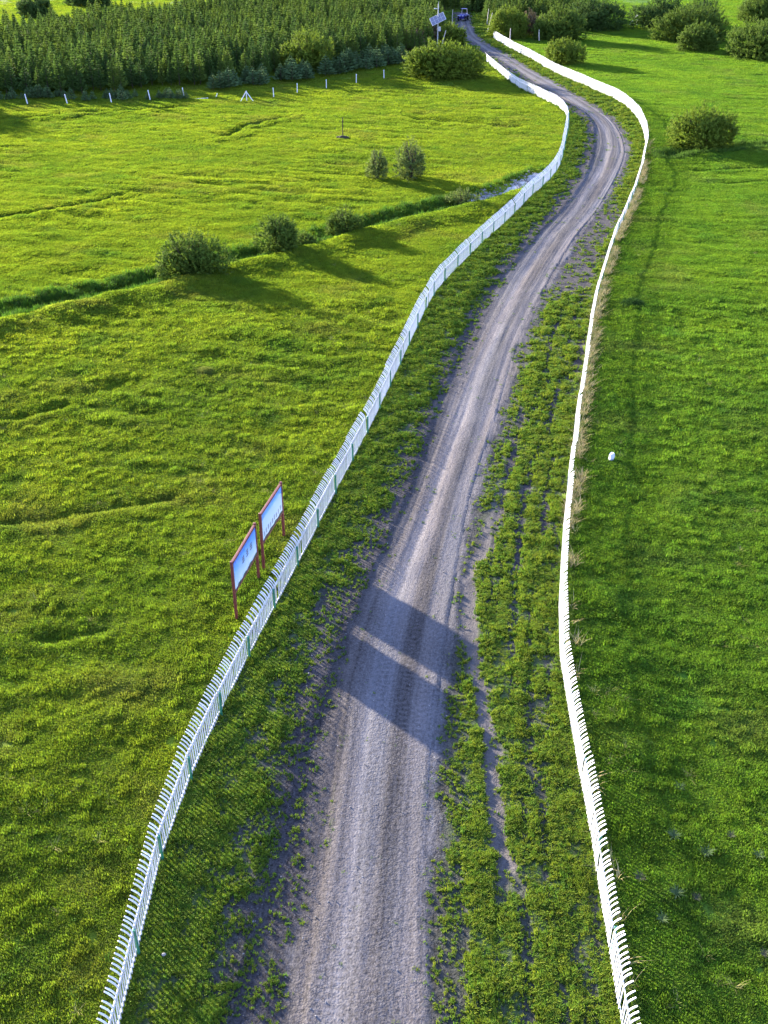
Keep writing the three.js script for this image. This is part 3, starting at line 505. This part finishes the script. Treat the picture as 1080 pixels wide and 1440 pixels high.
{
  const r = rng(808);
  const crowns = [pineGeo(1, 3.9, 1.7, 14, 9, 0.55), pineGeo(2, 4.5, 1.55, 15, 9, 0.65), pineGeo(3, 3.4, 1.8, 13, 9, 0.45), pineGeo(4, 3.8, 1.4, 14, 9, 0.7)], trunk = rod([0, -0.1, 0], [0, 3.3, 0], 0.05, 0.012, 6);
  const front = [[-75, -121.5], [-42.24, -122.5], [-34.64, -123.2], [-27.47, -126.5], [-18.07, -130], [-14, -134.5], [-5.37, -143], [3.5, -153], [6.8, -160], [9.0, -170], [9.6, -182], [9.4, -205]];
  const backAt = (x) => x < -62 ? -158 : x < -49 ? lerp(-160, -174, (x + 62) / 13) : x < -37 ? lerp(-174, -186, (x + 49) / 12) : x < -20 ? lerp(-186, -222, (x + 37) / 17) : -222;
  const frontAt = (x) => { for (let i = 0; i < front.length - 1; i++) if (x <= front[i + 1][0] && front[i + 1][0] > front[i][0]) return lerp(front[i][1], front[i + 1][1], (x - front[i][0]) / (front[i + 1][0] - front[i][0])); return x < 9.6 ? -182 : -999; };
  const spots = [];
  for (let row = 0; row < 60; row++) for (let k = 0; k < 72; k++) {   // planted rows, loosely kept
    const z = -120 - row * 1.85 + (r() - 0.5) * 0.5, x = -78 + k * 1.22 + (r() - 0.5) * 0.6 + (row % 2) * 0.6;
    if (x > 9.2 || z > frontAt(x) || z < backAt(x) || r() < 0.06) continue;
    const ride = Math.abs(z + 178 - 0.1 * x) < 2.2 && x < 3; if (ride) continue;
    if (Math.hypot(x + 9.8, z + 139) < 3.2) continue;
    if (Math.abs(x) > 0.42 * Math.hypot(z, 21) + 6) continue;
    spots.push([x, z]);
  }
  for (let k = 0; k < 420; k++) { const x = 14 + 20 * r(), z = -182 - 36 * r(); if (x < 17.5 && z > -203) continue; if (Math.hypot(x - 33.6, z + 180) < 4 || outside(x, z) < 0.5 && z > -203) continue; spots.push([x, z]); }
  for (let k = 0; k < 120; k++) { const x = -2 + 24 * r(), z = -207 - 14 * r(); spots.push([x, z]); }
  const seen = spots.map((s) => ({ s, d: Math.hypot(s[0], s[1]) + (s[1] > frontAt(s[0]) - 4 ? -20 : 0) })).sort((a, b) => a.d - b.d);
  const rest = crowns.map(() => []);
  seen.forEach(({ s: [x, z] }, i) => {
    const v = Math.floor(r() * 4), sc = 0.72 + 0.46 * r() + 0.14 * n2(x / 9, z / 9), turn = r() * 6.283;
    if (i < 300) {
      const t = thing('pine_tree', 'young pine tree in the crowded front rows of the plantation', 'tree', [x, height(x, z) - 0.02, z], turn, 'young pines along the plantation front'); t.scale.set(sc, sc, sc); t.rotation.z = (r() - 0.5) * 0.06;
      mesh('trunk', trunk, bark, t); mesh('crown', crowns[v], needles[Math.floor(r() * 3)], t);
    } else rest[v].push([x, z, sc, turn, r()]);
  });
  const g = new THREE.Group(); g.name = 'pine_plantation'; g.userData.kind = 'stuff'; tag(g, 'dense mass of young pines filling the plantation behind the front rows', 'pine wood'); scene.add(g);
  const M = new THREE.Matrix4(), Q = new THREE.Quaternion(), Y = new THREE.Vector3(0, 1, 0);
  rest.forEach((l, v) => { const im = shade(new THREE.InstancedMesh(crowns[v], leafMat({ transmission: 0.39 }), l.length)), tr = shade(new THREE.InstancedMesh(trunk, bark, l.length)); im.name = 'crown'; tr.name = 'trunk'; im.userData.kind = tr.userData.kind = 'stuff';
    l.forEach(([x, z, sc, turn, t], i) => { M.compose(new THREE.Vector3(x, height(x, z) - 0.02, z), Q.setFromAxisAngle(Y, turn), new THREE.Vector3(sc, sc, sc)); im.setMatrixAt(i, M); tr.setMatrixAt(i, M); im.setColorAt(i, rgb(lerp(0.045, 0.085, t), lerp(0.086, 0.132, t), 0.019)); }); g.add(im, tr); });
  console.log('pines', seen.length);
  // small bluish spruces along the right part of the plantation front
  const sp = [pineGeo(21, 2.1, 1.7, 8, 8, 0.25), pineGeo(22, 1.7, 1.5, 7, 8, 0.2)], st = rod([0, -0.1, 0], [0, 1.4, 0], 0.04, 0.01, 6);
  for (let k = 0; k < 70; k++) {
    const f = r(), x = lerp(-19.5, 3.5, f), z = -124.5 - (f * 21) * (0.75 + 0.25 * f) - r() * 6 * (0.5 + 0.5 * f); if (z < frontAt(x) - 0.5) continue;
    const sc = 0.75 + 0.5 * r(), t = thing('spruce_tree', 'small bluish spruce in the low row before the pines', 'tree', [x, height(x, z) - 0.02, z], r() * 6.28, 'small spruces before the plantation'); t.scale.set(sc, sc, sc);
    mesh('trunk', st, bark, t); mesh('crown', sp[k % 2], blueNeedles, t);
  }
  for (let k = 0; k < 46; k++) { const x = lerp(-46, -21, r()), z = -119.6 - r() * 2.2, sc = 0.4 + 0.35 * r(); const t = thing('spruce_seedling', 'knee-high spruce seedling in the shade before the pines', 'tree', [x, height(x, z) - 0.02, z], r() * 6.28, 'spruce seedlings at the meadow edge'); t.scale.set(sc, sc, sc); mesh('trunk', st, bark, t); mesh('crown', sp[k % 2], blueNeedles, t); }
}
console.log('plantation');

// ---------- white boundary posts ----------
const concrete = mat(rgb(0.55, 0.56, 0.55), 0.85);
const stakeGeo = (h) => { const g = new THREE.CylinderGeometry(0.058, 0.072, h, 4, 1); g.rotateY(Math.PI / 4); g.translate(0, h / 2 - 0.1, 0); const c = new THREE.ConeGeometry(0.08, 0.07, 4); c.rotateY(Math.PI / 4); c.translate(0, h - 0.066, 0); return merge([g, c]); };
const stake = stakeGeo(1.12);
[[-38.34, -117.45, 0.12], [-34.05, -117.45, 0.14], [-29.49, -118.26, 0.1], [-25.66, -120.1, 0.13], [-22.04, -120.9, 0.12], [-12.2, -121.19, 0.02], [-9.79, -123.81, -0.03], [-6.67, -127.46, 0], [-3.28, -130.33, -0.02], [0, -133.32, 0.02]].forEach(([x, z, lean], i) => {
  const m = mesh('boundary_post', stake, concrete); m.position.set(x, height(x, z) - 0.05, z); m.rotation.z = lean;
  tag(m, i < 5 ? 'leaning white boundary post before the dark pine rows' : 'upright white boundary post before the low bluish spruces', 'post', 'boundary posts along the plantation');
});
{ const x = -14.95, z = -119.1, t = thing('corner_post', 'white corner post propped by two slanting struts before the pines', 'post', [x, height(x, z) - 0.05, z]);
  mesh('upright', stake, concrete, t);
  mesh('strut', rod([0.03, 0.95, 0.05], [0.8, 0, 0.35], 0.04, 0.04, 6), concrete, t); mesh('strut', rod([-0.03, 0.95, 0.05], [-0.65, 0, 0.5], 0.04, 0.04, 6), concrete, t); }
{ const x = -18.6, z = -121, m = mesh('broken_post', stakeGeo(0.6), concrete); m.position.set(x, height(x, z) - 0.05, z); m.rotation.z = -0.4; tag(m, 'short broken white post stump between the leaning posts and propped corner post', 'post'); }
{ const x = -20.2, z = -120.6, m = mesh('fallen_post', rod([-0.9, 0.06, 0.1], [0.8, 0.1, -0.2], 0.04, 0.04, 6), concrete); m.position.set(x, height(x, z), z); tag(m, 'fallen white post lying in the shaded grass by the pines', 'post'); }
const wood = mat(rgb(0.34, 0.31, 0.27), 0.9);
[[11.3, -188, 2.2, 0, 'grey wooden gate post left of the off-road vehicle'], [16.9, -186, 2.4, -0.06, 'grey wooden gate post right of the off-road vehicle'], [16.2, -177, 2.9, -0.22, 'leaning pale pole between the gateway and the fence end'], [16.6, -173.2, 1.3, 0, 'short pale stake at the far end of the fence'], [18.2, -162.5, 2.2, 0.02, 'tall brown stake standing against the fence near the gateway bush'], [22.9, -166, 1.6, 0.1, 'thin pale stake at the foot of the tall round bush'], [8.0, -158.3, 2.6, -0.25, 'slanting pale pole beside the solar lamp']].forEach(([x, z, h, lean, label]) => { const m = mesh('wooden_pole', merge([rod([0, -0.2, 0], [0, h * 0.6, 0], 0.085, 0.075, 7), rod([0, h * 0.6, 0], [0.03, h, 0.02], 0.075, 0.055, 7)]), wood); m.position.set(x, height(x, z), z); m.rotation.z = lean; tag(m, label, 'pole'); });
{ const x = 40.84, z = -185.9, t = thing('crossed_posts', 'crossed white posts beside the dark bush clump', 'post', [x, height(x, z), z]); mesh('pole', rod([-0.7, -0.1, 0], [0.55, 1.5, 0], 0.07, 0.06, 6), concrete, t); mesh('pole', rod([0.6, -0.1, 0.2], [0.55, 1.6, 0.1], 0.07, 0.06, 6), concrete, t); }

// ---------- iron stake in the meadow ----------
{ const x = -3.85, z = -100.25, t = thing('iron_stake', 'thin dark iron stake on a small earth mound in the meadow', 'stake', [x, height(x, z), z]);
  mesh('rod', rod([0, -0.2, 0], [0.02, 1.85, 0], 0.055, 0.045, 7), mat(rgb(0.02, 0.016, 0.014), 0.8), t);
  mesh('crossbar', rod([-0.09, 1.55, 0], [0.12, 1.55, 0], 0.02, 0.02, 6), mat(rgb(0.08, 0.06, 0.05), 0.7), t);
  const g = new THREE.IcosahedronGeometry(0.5, 3), p = g.attributes.position; for (let i = 0; i < p.count; i++) { const f = 1 + 0.25 * n2(p.getX(i) * 4, p.getZ(i) * 4 + p.getY(i) * 3); p.setXYZ(i, p.getX(i) * f * 1.3, p.getY(i) * f * 0.5, p.getZ(i) * f); } g.computeVertexNormals();
  mesh('earth_mound', g, mat(rgb(0.025, 0.024, 0.014), 1), t); }
// ---------- marker block ----------
{ const x = 9.56, z = -38.1, t = thing('marker_block', 'small white marker block set in the grass outside the fence', 'marker', [x, height(x, z) - 0.04, z], 0.35); t.rotation.z = -0.08; t.scale.set(0.82, 0.85, 0.85);
  const s = new THREE.Shape(); s.moveTo(-0.11, 0); s.lineTo(0.11, 0); s.lineTo(0.11, 0.36); s.lineTo(0.06, 0.44); s.lineTo(-0.06, 0.44); s.lineTo(-0.11, 0.36);
  const g = new THREE.ExtrudeGeometry(s, { depth: 0.14, bevelEnabled: true, bevelSize: 0.012, bevelThickness: 0.012, bevelSegments: 2 }); g.translate(0, 0, -0.07); mesh('block', g, mat(rgb(0.5, 0.53, 0.54), 0.6), t);
  mesh('base_notch', box(0.1, 0.1, 0.02, 0, 0.1, 0.085, 0.004), mat(rgb(0.3, 0.34, 0.38), 0.7), t); }

// ---------- notice boards ----------
function boardPrint(kind) {
  const c = document.createElement('canvas'); c.width = 512; c.height = 256; const g = c.getContext('2d'), r = rng(kind + 50);
  const gr = g.createLinearGradient(0, 0, 0, 256);                    // printed sky of the poster
  if (kind === 0) { gr.addColorStop(0, '#1c6bd0'); gr.addColorStop(0.22, '#4f9ff0'); gr.addColorStop(0.45, '#8fbcf0'); gr.addColorStop(0.85, '#c2d8f4'); gr.addColorStop(1, '#a8c4e0'); }
  else { gr.addColorStop(0, '#2478d4'); gr.addColorStop(0.14, '#49a4ee'); gr.addColorStop(0.26, '#a8cdf2'); gr.addColorStop(1, '#ccddf4'); }
  g.fillStyle = gr; g.fillRect(0, 0, 512, 256);
  if (kind === 1) { g.fillStyle = '#2f8ae0'; g.beginPath(); g.moveTo(0, 0); g.lineTo(150, 0); g.lineTo(120, 30); g.lineTo(70, 44); g.lineTo(0, 62); g.fill(); g.beginPath(); g.moveTo(512, 0); g.lineTo(410, 0); g.lineTo(440, 40); g.lineTo(512, 74); g.fill(); }
  g.fillStyle = '#2c4a44'; g.beginPath(); g.moveTo(0, 256); for (let x = 0; x <= 512; x += 16) g.lineTo(x, 240 + 6 * Math.sin(x * 0.05 + kind) - 4 * r()); g.lineTo(512, 256); g.fill();
  const glyph = (x, y, w, h) => { g.fillRect(x, y + h * 0.08, w, h * 0.13); g.fillRect(x + w * 0.42, y, w * 0.18, h); g.fillRect(x + w * 0.08, y + h * 0.42, w * 0.84, h * 0.12); g.fillRect(x, y + h * 0.8, w, h * 0.13); if (r() < 0.6) g.fillRect(x + w * 0.05, y + h * 0.2, w * 0.15, h * 0.7); if (r() < 0.6) g.fillRect(x + w * 0.8, y + h * 0.3, w * 0.15, h * 0.6); };
  g.fillStyle = '#26364e';
  if (kind === 0) for (let i = 0; i < 3; i++) glyph(190 + i * 90, 72, 50, 66);
  else for (let i = 0; i < 9; i++) glyph(30 + i * 52, 178 - (i % 3) * 5, 32, 46);
  const t = new THREE.CanvasTexture(c); t.colorSpace = THREE.SRGBColorSpace; return t;
}
const redPaint = mat(rgb(0.095, 0.018, 0.016), 0.55), greyBack = mat(rgb(0.4, 0.41, 0.42), 0.5, { metalness: 0.3 });
function board(a, b, kind, label) {                                   // posts at a (nearer the camera) and b
  const L = Math.hypot(b[0] - a[0], b[1] - a[1]), t = thing('notice_board', label, 'sign', [(a[0] + b[0]) / 2, height((a[0] + b[0]) / 2, (a[1] + b[1]) / 2) - 0.02, (a[1] + b[1]) / 2], Math.atan2(-(b[0] - a[0]), -(b[1] - a[1])) + Math.PI / 2);
  // local x along the board: -x is the nearer post after the turn, +z looks at the road
  const w = L - 0.07, y0 = 1.12, y1 = 2.24;
  for (const s of [-1, 1]) mesh('post', box(0.09, 2.5, 0.09, s * L / 2, 1.1, 0, 0.012), redPaint, t);
  mesh('top_bar', box(w, 0.08, 0.08, 0, y1 + 0.03, 0, 0.01), redPaint, t); mesh('bottom_bar', box(w, 0.06, 0.08, 0, y0 - 0.02, 0, 0.01), redPaint, t);
  mesh('backing_sheet', box(w - 0.02, y1 - y0 - 0.02, 0.03, 0, (y0 + y1) / 2, 0, 0.004), greyBack, t);
  const p = new THREE.PlaneGeometry(w - 0.03, y1 - y0 - 0.03); p.translate(0, (y0 + y1) / 2, 0.021);
  const m = mesh('printed_poster', p, new THREE.MeshStandardMaterial({ map: boardPrint(kind), color: rgb(0.72, 0.72, 0.72), roughness: 0.4 }), t); m.userData.label = kind ? 'poster with a row of dark characters along its foot' : 'poster with three dark characters under a blue sky';
}
board([-4.86, -27.1], [-4.37, -29.4], 0, 'red-framed notice board with three dark characters under blue sky');
board([-4.25, -30.0], [-3.72, -32.15], 1, 'red-framed notice board with a long row of dark characters along its foot');

// ---------- solar lamp ----------
{ const x = 7.6, z = -159.75, t = thing('solar_lamp', 'white solar lamp pole with a tilted panel behind the broad bush', 'street lamp', [x, height(x, z), z]);
  const paint = mat(rgb(0.34, 0.35, 0.35), 0.5);
  mesh('pole', rod([0, -0.2, 0], [0, 5.7, 0], 0.085, 0.065, 10), paint, t);
  const f = box(2.1, 0.05, 1.3, 0, 0, 0, 0.01); const panel = mesh('panel_frame', f, paint, t); panel.position.set(-0.05, 3.85, 0.2); panel.rotation.set(0.75, 0.35, 0.25);
  const cellMat = mat(rgb(0.10, 0.10, 0.13), 0.4); for (let i = 0; i < 4; i++) for (let j = 0; j < 2; j++) mesh('solar_cell', box(0.46, 0.012, 0.58, -0.75 + i * 0.5, 0.032, -0.31 + j * 0.62, 0.003), cellMat, panel);
  mesh('battery_box', box(0.4, 0.55, 0.3, 0.2, 2.55, 0.12, 0.03), paint, t);
  mesh('lamp_arm', rod([0, 5.1, 0], [-0.5, 5.2, 0.1], 0.035, 0.03, 7), paint, t); mesh('lamp_head', box(0.4, 0.09, 0.2, -0.42, 5.14, 0.1, 0.03), paint, t); mesh('antenna', rod([0, 5.7, 0], [0.06, 6.1, 0], 0.03, 0.02, 6), paint, t); }

// ---------- off-road vehicle ----------
{ const x = 13.45, z = -193, t = thing('off_road_vehicle', 'small blue off-road vehicle with black wheels at the end of the track', 'vehicle', [x, height(x, z) + 0.05, z], -0.35);
  const blue = mat(rgb(0.012, 0.011, 0.12), 0.45), black = mat(rgb(0.015, 0.015, 0.016), 0.8), pale = mat(rgb(0.4, 0.4, 0.42), 0.5);
  const s = new THREE.Shape(); s.moveTo(-1.0, 0.45); s.lineTo(1.05, 0.45); s.lineTo(1.1, 0.75); s.lineTo(0.75, 0.98); s.lineTo(0.2, 1.0); s.lineTo(0.0, 0.8); s.lineTo(-0.6, 0.85); s.lineTo(-1.05, 0.95);
  const g = new THREE.ExtrudeGeometry(s, { depth: 0.8, bevelEnabled: true, bevelSize: 0.06, bevelThickness: 0.06, bevelSegments: 2 }); g.translate(0, 0, -0.4); g.rotateY(-Math.PI / 2); mesh('body', g, blue, t);
  for (const sx of [-1, 1]) for (const sz of [-1, 1]) { const tr = new THREE.TorusGeometry(0.24, 0.13, 10, 20); tr.rotateY(Math.PI / 2); const w = mesh('wheel', tr, black, t); w.position.set(sx * 0.62, 0.35, sz * 0.72); const rim = new THREE.CylinderGeometry(0.15, 0.15, 0.14, 12); rim.rotateZ(Math.PI / 2); mesh('rim', rim, pale, w);
    const fd = new THREE.CylinderGeometry(0.46, 0.46, 0.3, 14, 1, true, -0.3, 2.2); fd.rotateZ(Math.PI / 2); const f = mesh('fender', box(0.34, 0.06, 0.75, sx * 0.6, 0.8, sz * 0.72, 0.03), blue, t); }
  for (const sx of [-1, 1]) mesh('headlight', new THREE.SphereGeometry(0.1, 10, 8).scale(1, 1, 0.5).translate(sx * 0.25, 0.78, 1.12), pale, t);
  mesh('handlebar', merge([rod([-0.45, 1.2, 0.35], [0, 1.12, 0.5], 0.03, 0.03, 6), rod([0.45, 1.2, 0.35], [0, 1.12, 0.5], 0.03, 0.03, 6), rod([0, 0.9, 0.6], [0, 1.15, 0.48], 0.03, 0.03, 6)]), black, t);
  mesh('seat', box(0.42, 0.16, 0.9, 0, 0.98, -0.35, 0.06), black, t);
  mesh('roll_bar', merge([rod([0.5, 0.8, -0.75], [0.42, 1.75, -0.6], 0.045, 0.045, 7), rod([-0.5, 0.8, -0.75], [-0.42, 1.75, -0.6], 0.045, 0.045, 7), rod([-0.42, 1.75, -0.6], [0.42, 1.75, -0.6], 0.045, 0.045, 7)]), pale, t);
  mesh('roof_sheet', box(0.95, 0.06, 0.8, 0, 1.78, -0.35, 0.03), blue, t); }

// ---------- rosette weeds and a white stone ----------
{
  const rosette = (seed) => { const r = rng(seed), P = [], I = [], n = 22; for (let k = 0; k < n; k++) { const a = k / n * 6.283 + r() * 0.4, l = 0.16 + 0.12 * r(), e = 0.3 + 0.6 * r(), cx = Math.cos(a), cz = Math.sin(a), i = P.length / 3, w = 0.009 + 0.006 * r(), m = l * 0.55; P.push(-cz * w * 0.5, 0, cx * w * 0.5, cz * w * 0.5, 0, -cx * w * 0.5, cx * m - cz * w, m * e, cz * m + cx * w, cx * m + cz * w, m * e, cz * m - cx * w, cx * l, l * e * 0.8, cz * l); I.push(i, i + 1, i + 2, i + 1, i + 3, i + 2, i + 2, i + 3, i + 4); } const g = new THREE.BufferGeometry(); g.setAttribute('position', new THREE.Float32BufferAttribute(P, 3)); g.setIndex(I); g.computeVertexNormals(); return g; };
  const grey = leafMat({ color: rgb(0.045, 0.07, 0.028), transmission: 0.2 }), brown = leafMat({ color: rgb(0.042, 0.046, 0.03), transmission: 0.2 }), gs = [rosette(1), rosette(2), rosette(3)];
  [[6.23, -16.68], [6.98, -16.17], [7.45, -16.09], [9.31, -17.32], [8.05, -17.43], [8.8, -17.95], [6.52, -15.54], [7.35, -17.95], [8.6, -14.6], [7.9, -19.6]].forEach(([x, z], i) => { const dk = i % 3 === 2 || i === 0; const m = mesh('rosette_weed', gs[i % 3], dk ? brown : grey); m.position.set(x, height(x, z) + 0.05, z); m.rotation.y = i; const s = 0.8 + 0.2 * Math.sin(i * 2.1); m.scale.set(s, s, s); tag(m, dk ? 'brownish spiky rosette weed in the grass outside the straw-edged fence' : 'grey-green spiky rosette weed in the grass outside the straw-edged fence', 'weed', dk ? 'brownish rosette weeds' : 'grey-green rosette weeds'); });
  const g = new THREE.IcosahedronGeometry(0.042, 2), p = g.attributes.position; for (let i = 0; i < p.count; i++) { const f = 1 + 0.3 * n2(p.getX(i) * 14, p.getY(i) * 14 + p.getZ(i) * 9); p.setXYZ(i, p.getX(i) * f * 1.4, p.getY(i) * f * 0.7, p.getZ(i) * f); } g.computeVertexNormals();
  const m = mesh('white_stone', g, mat(rgb(0.16, 0.155, 0.15), 0.9)); m.position.set(-5.0, height(-5.0, -14.65) + 0.08, -14.65); tag(m, 'pale stone on the verge at the foot of the fence', 'stone');
}
console.log('done');
renderer.render(scene, camera);
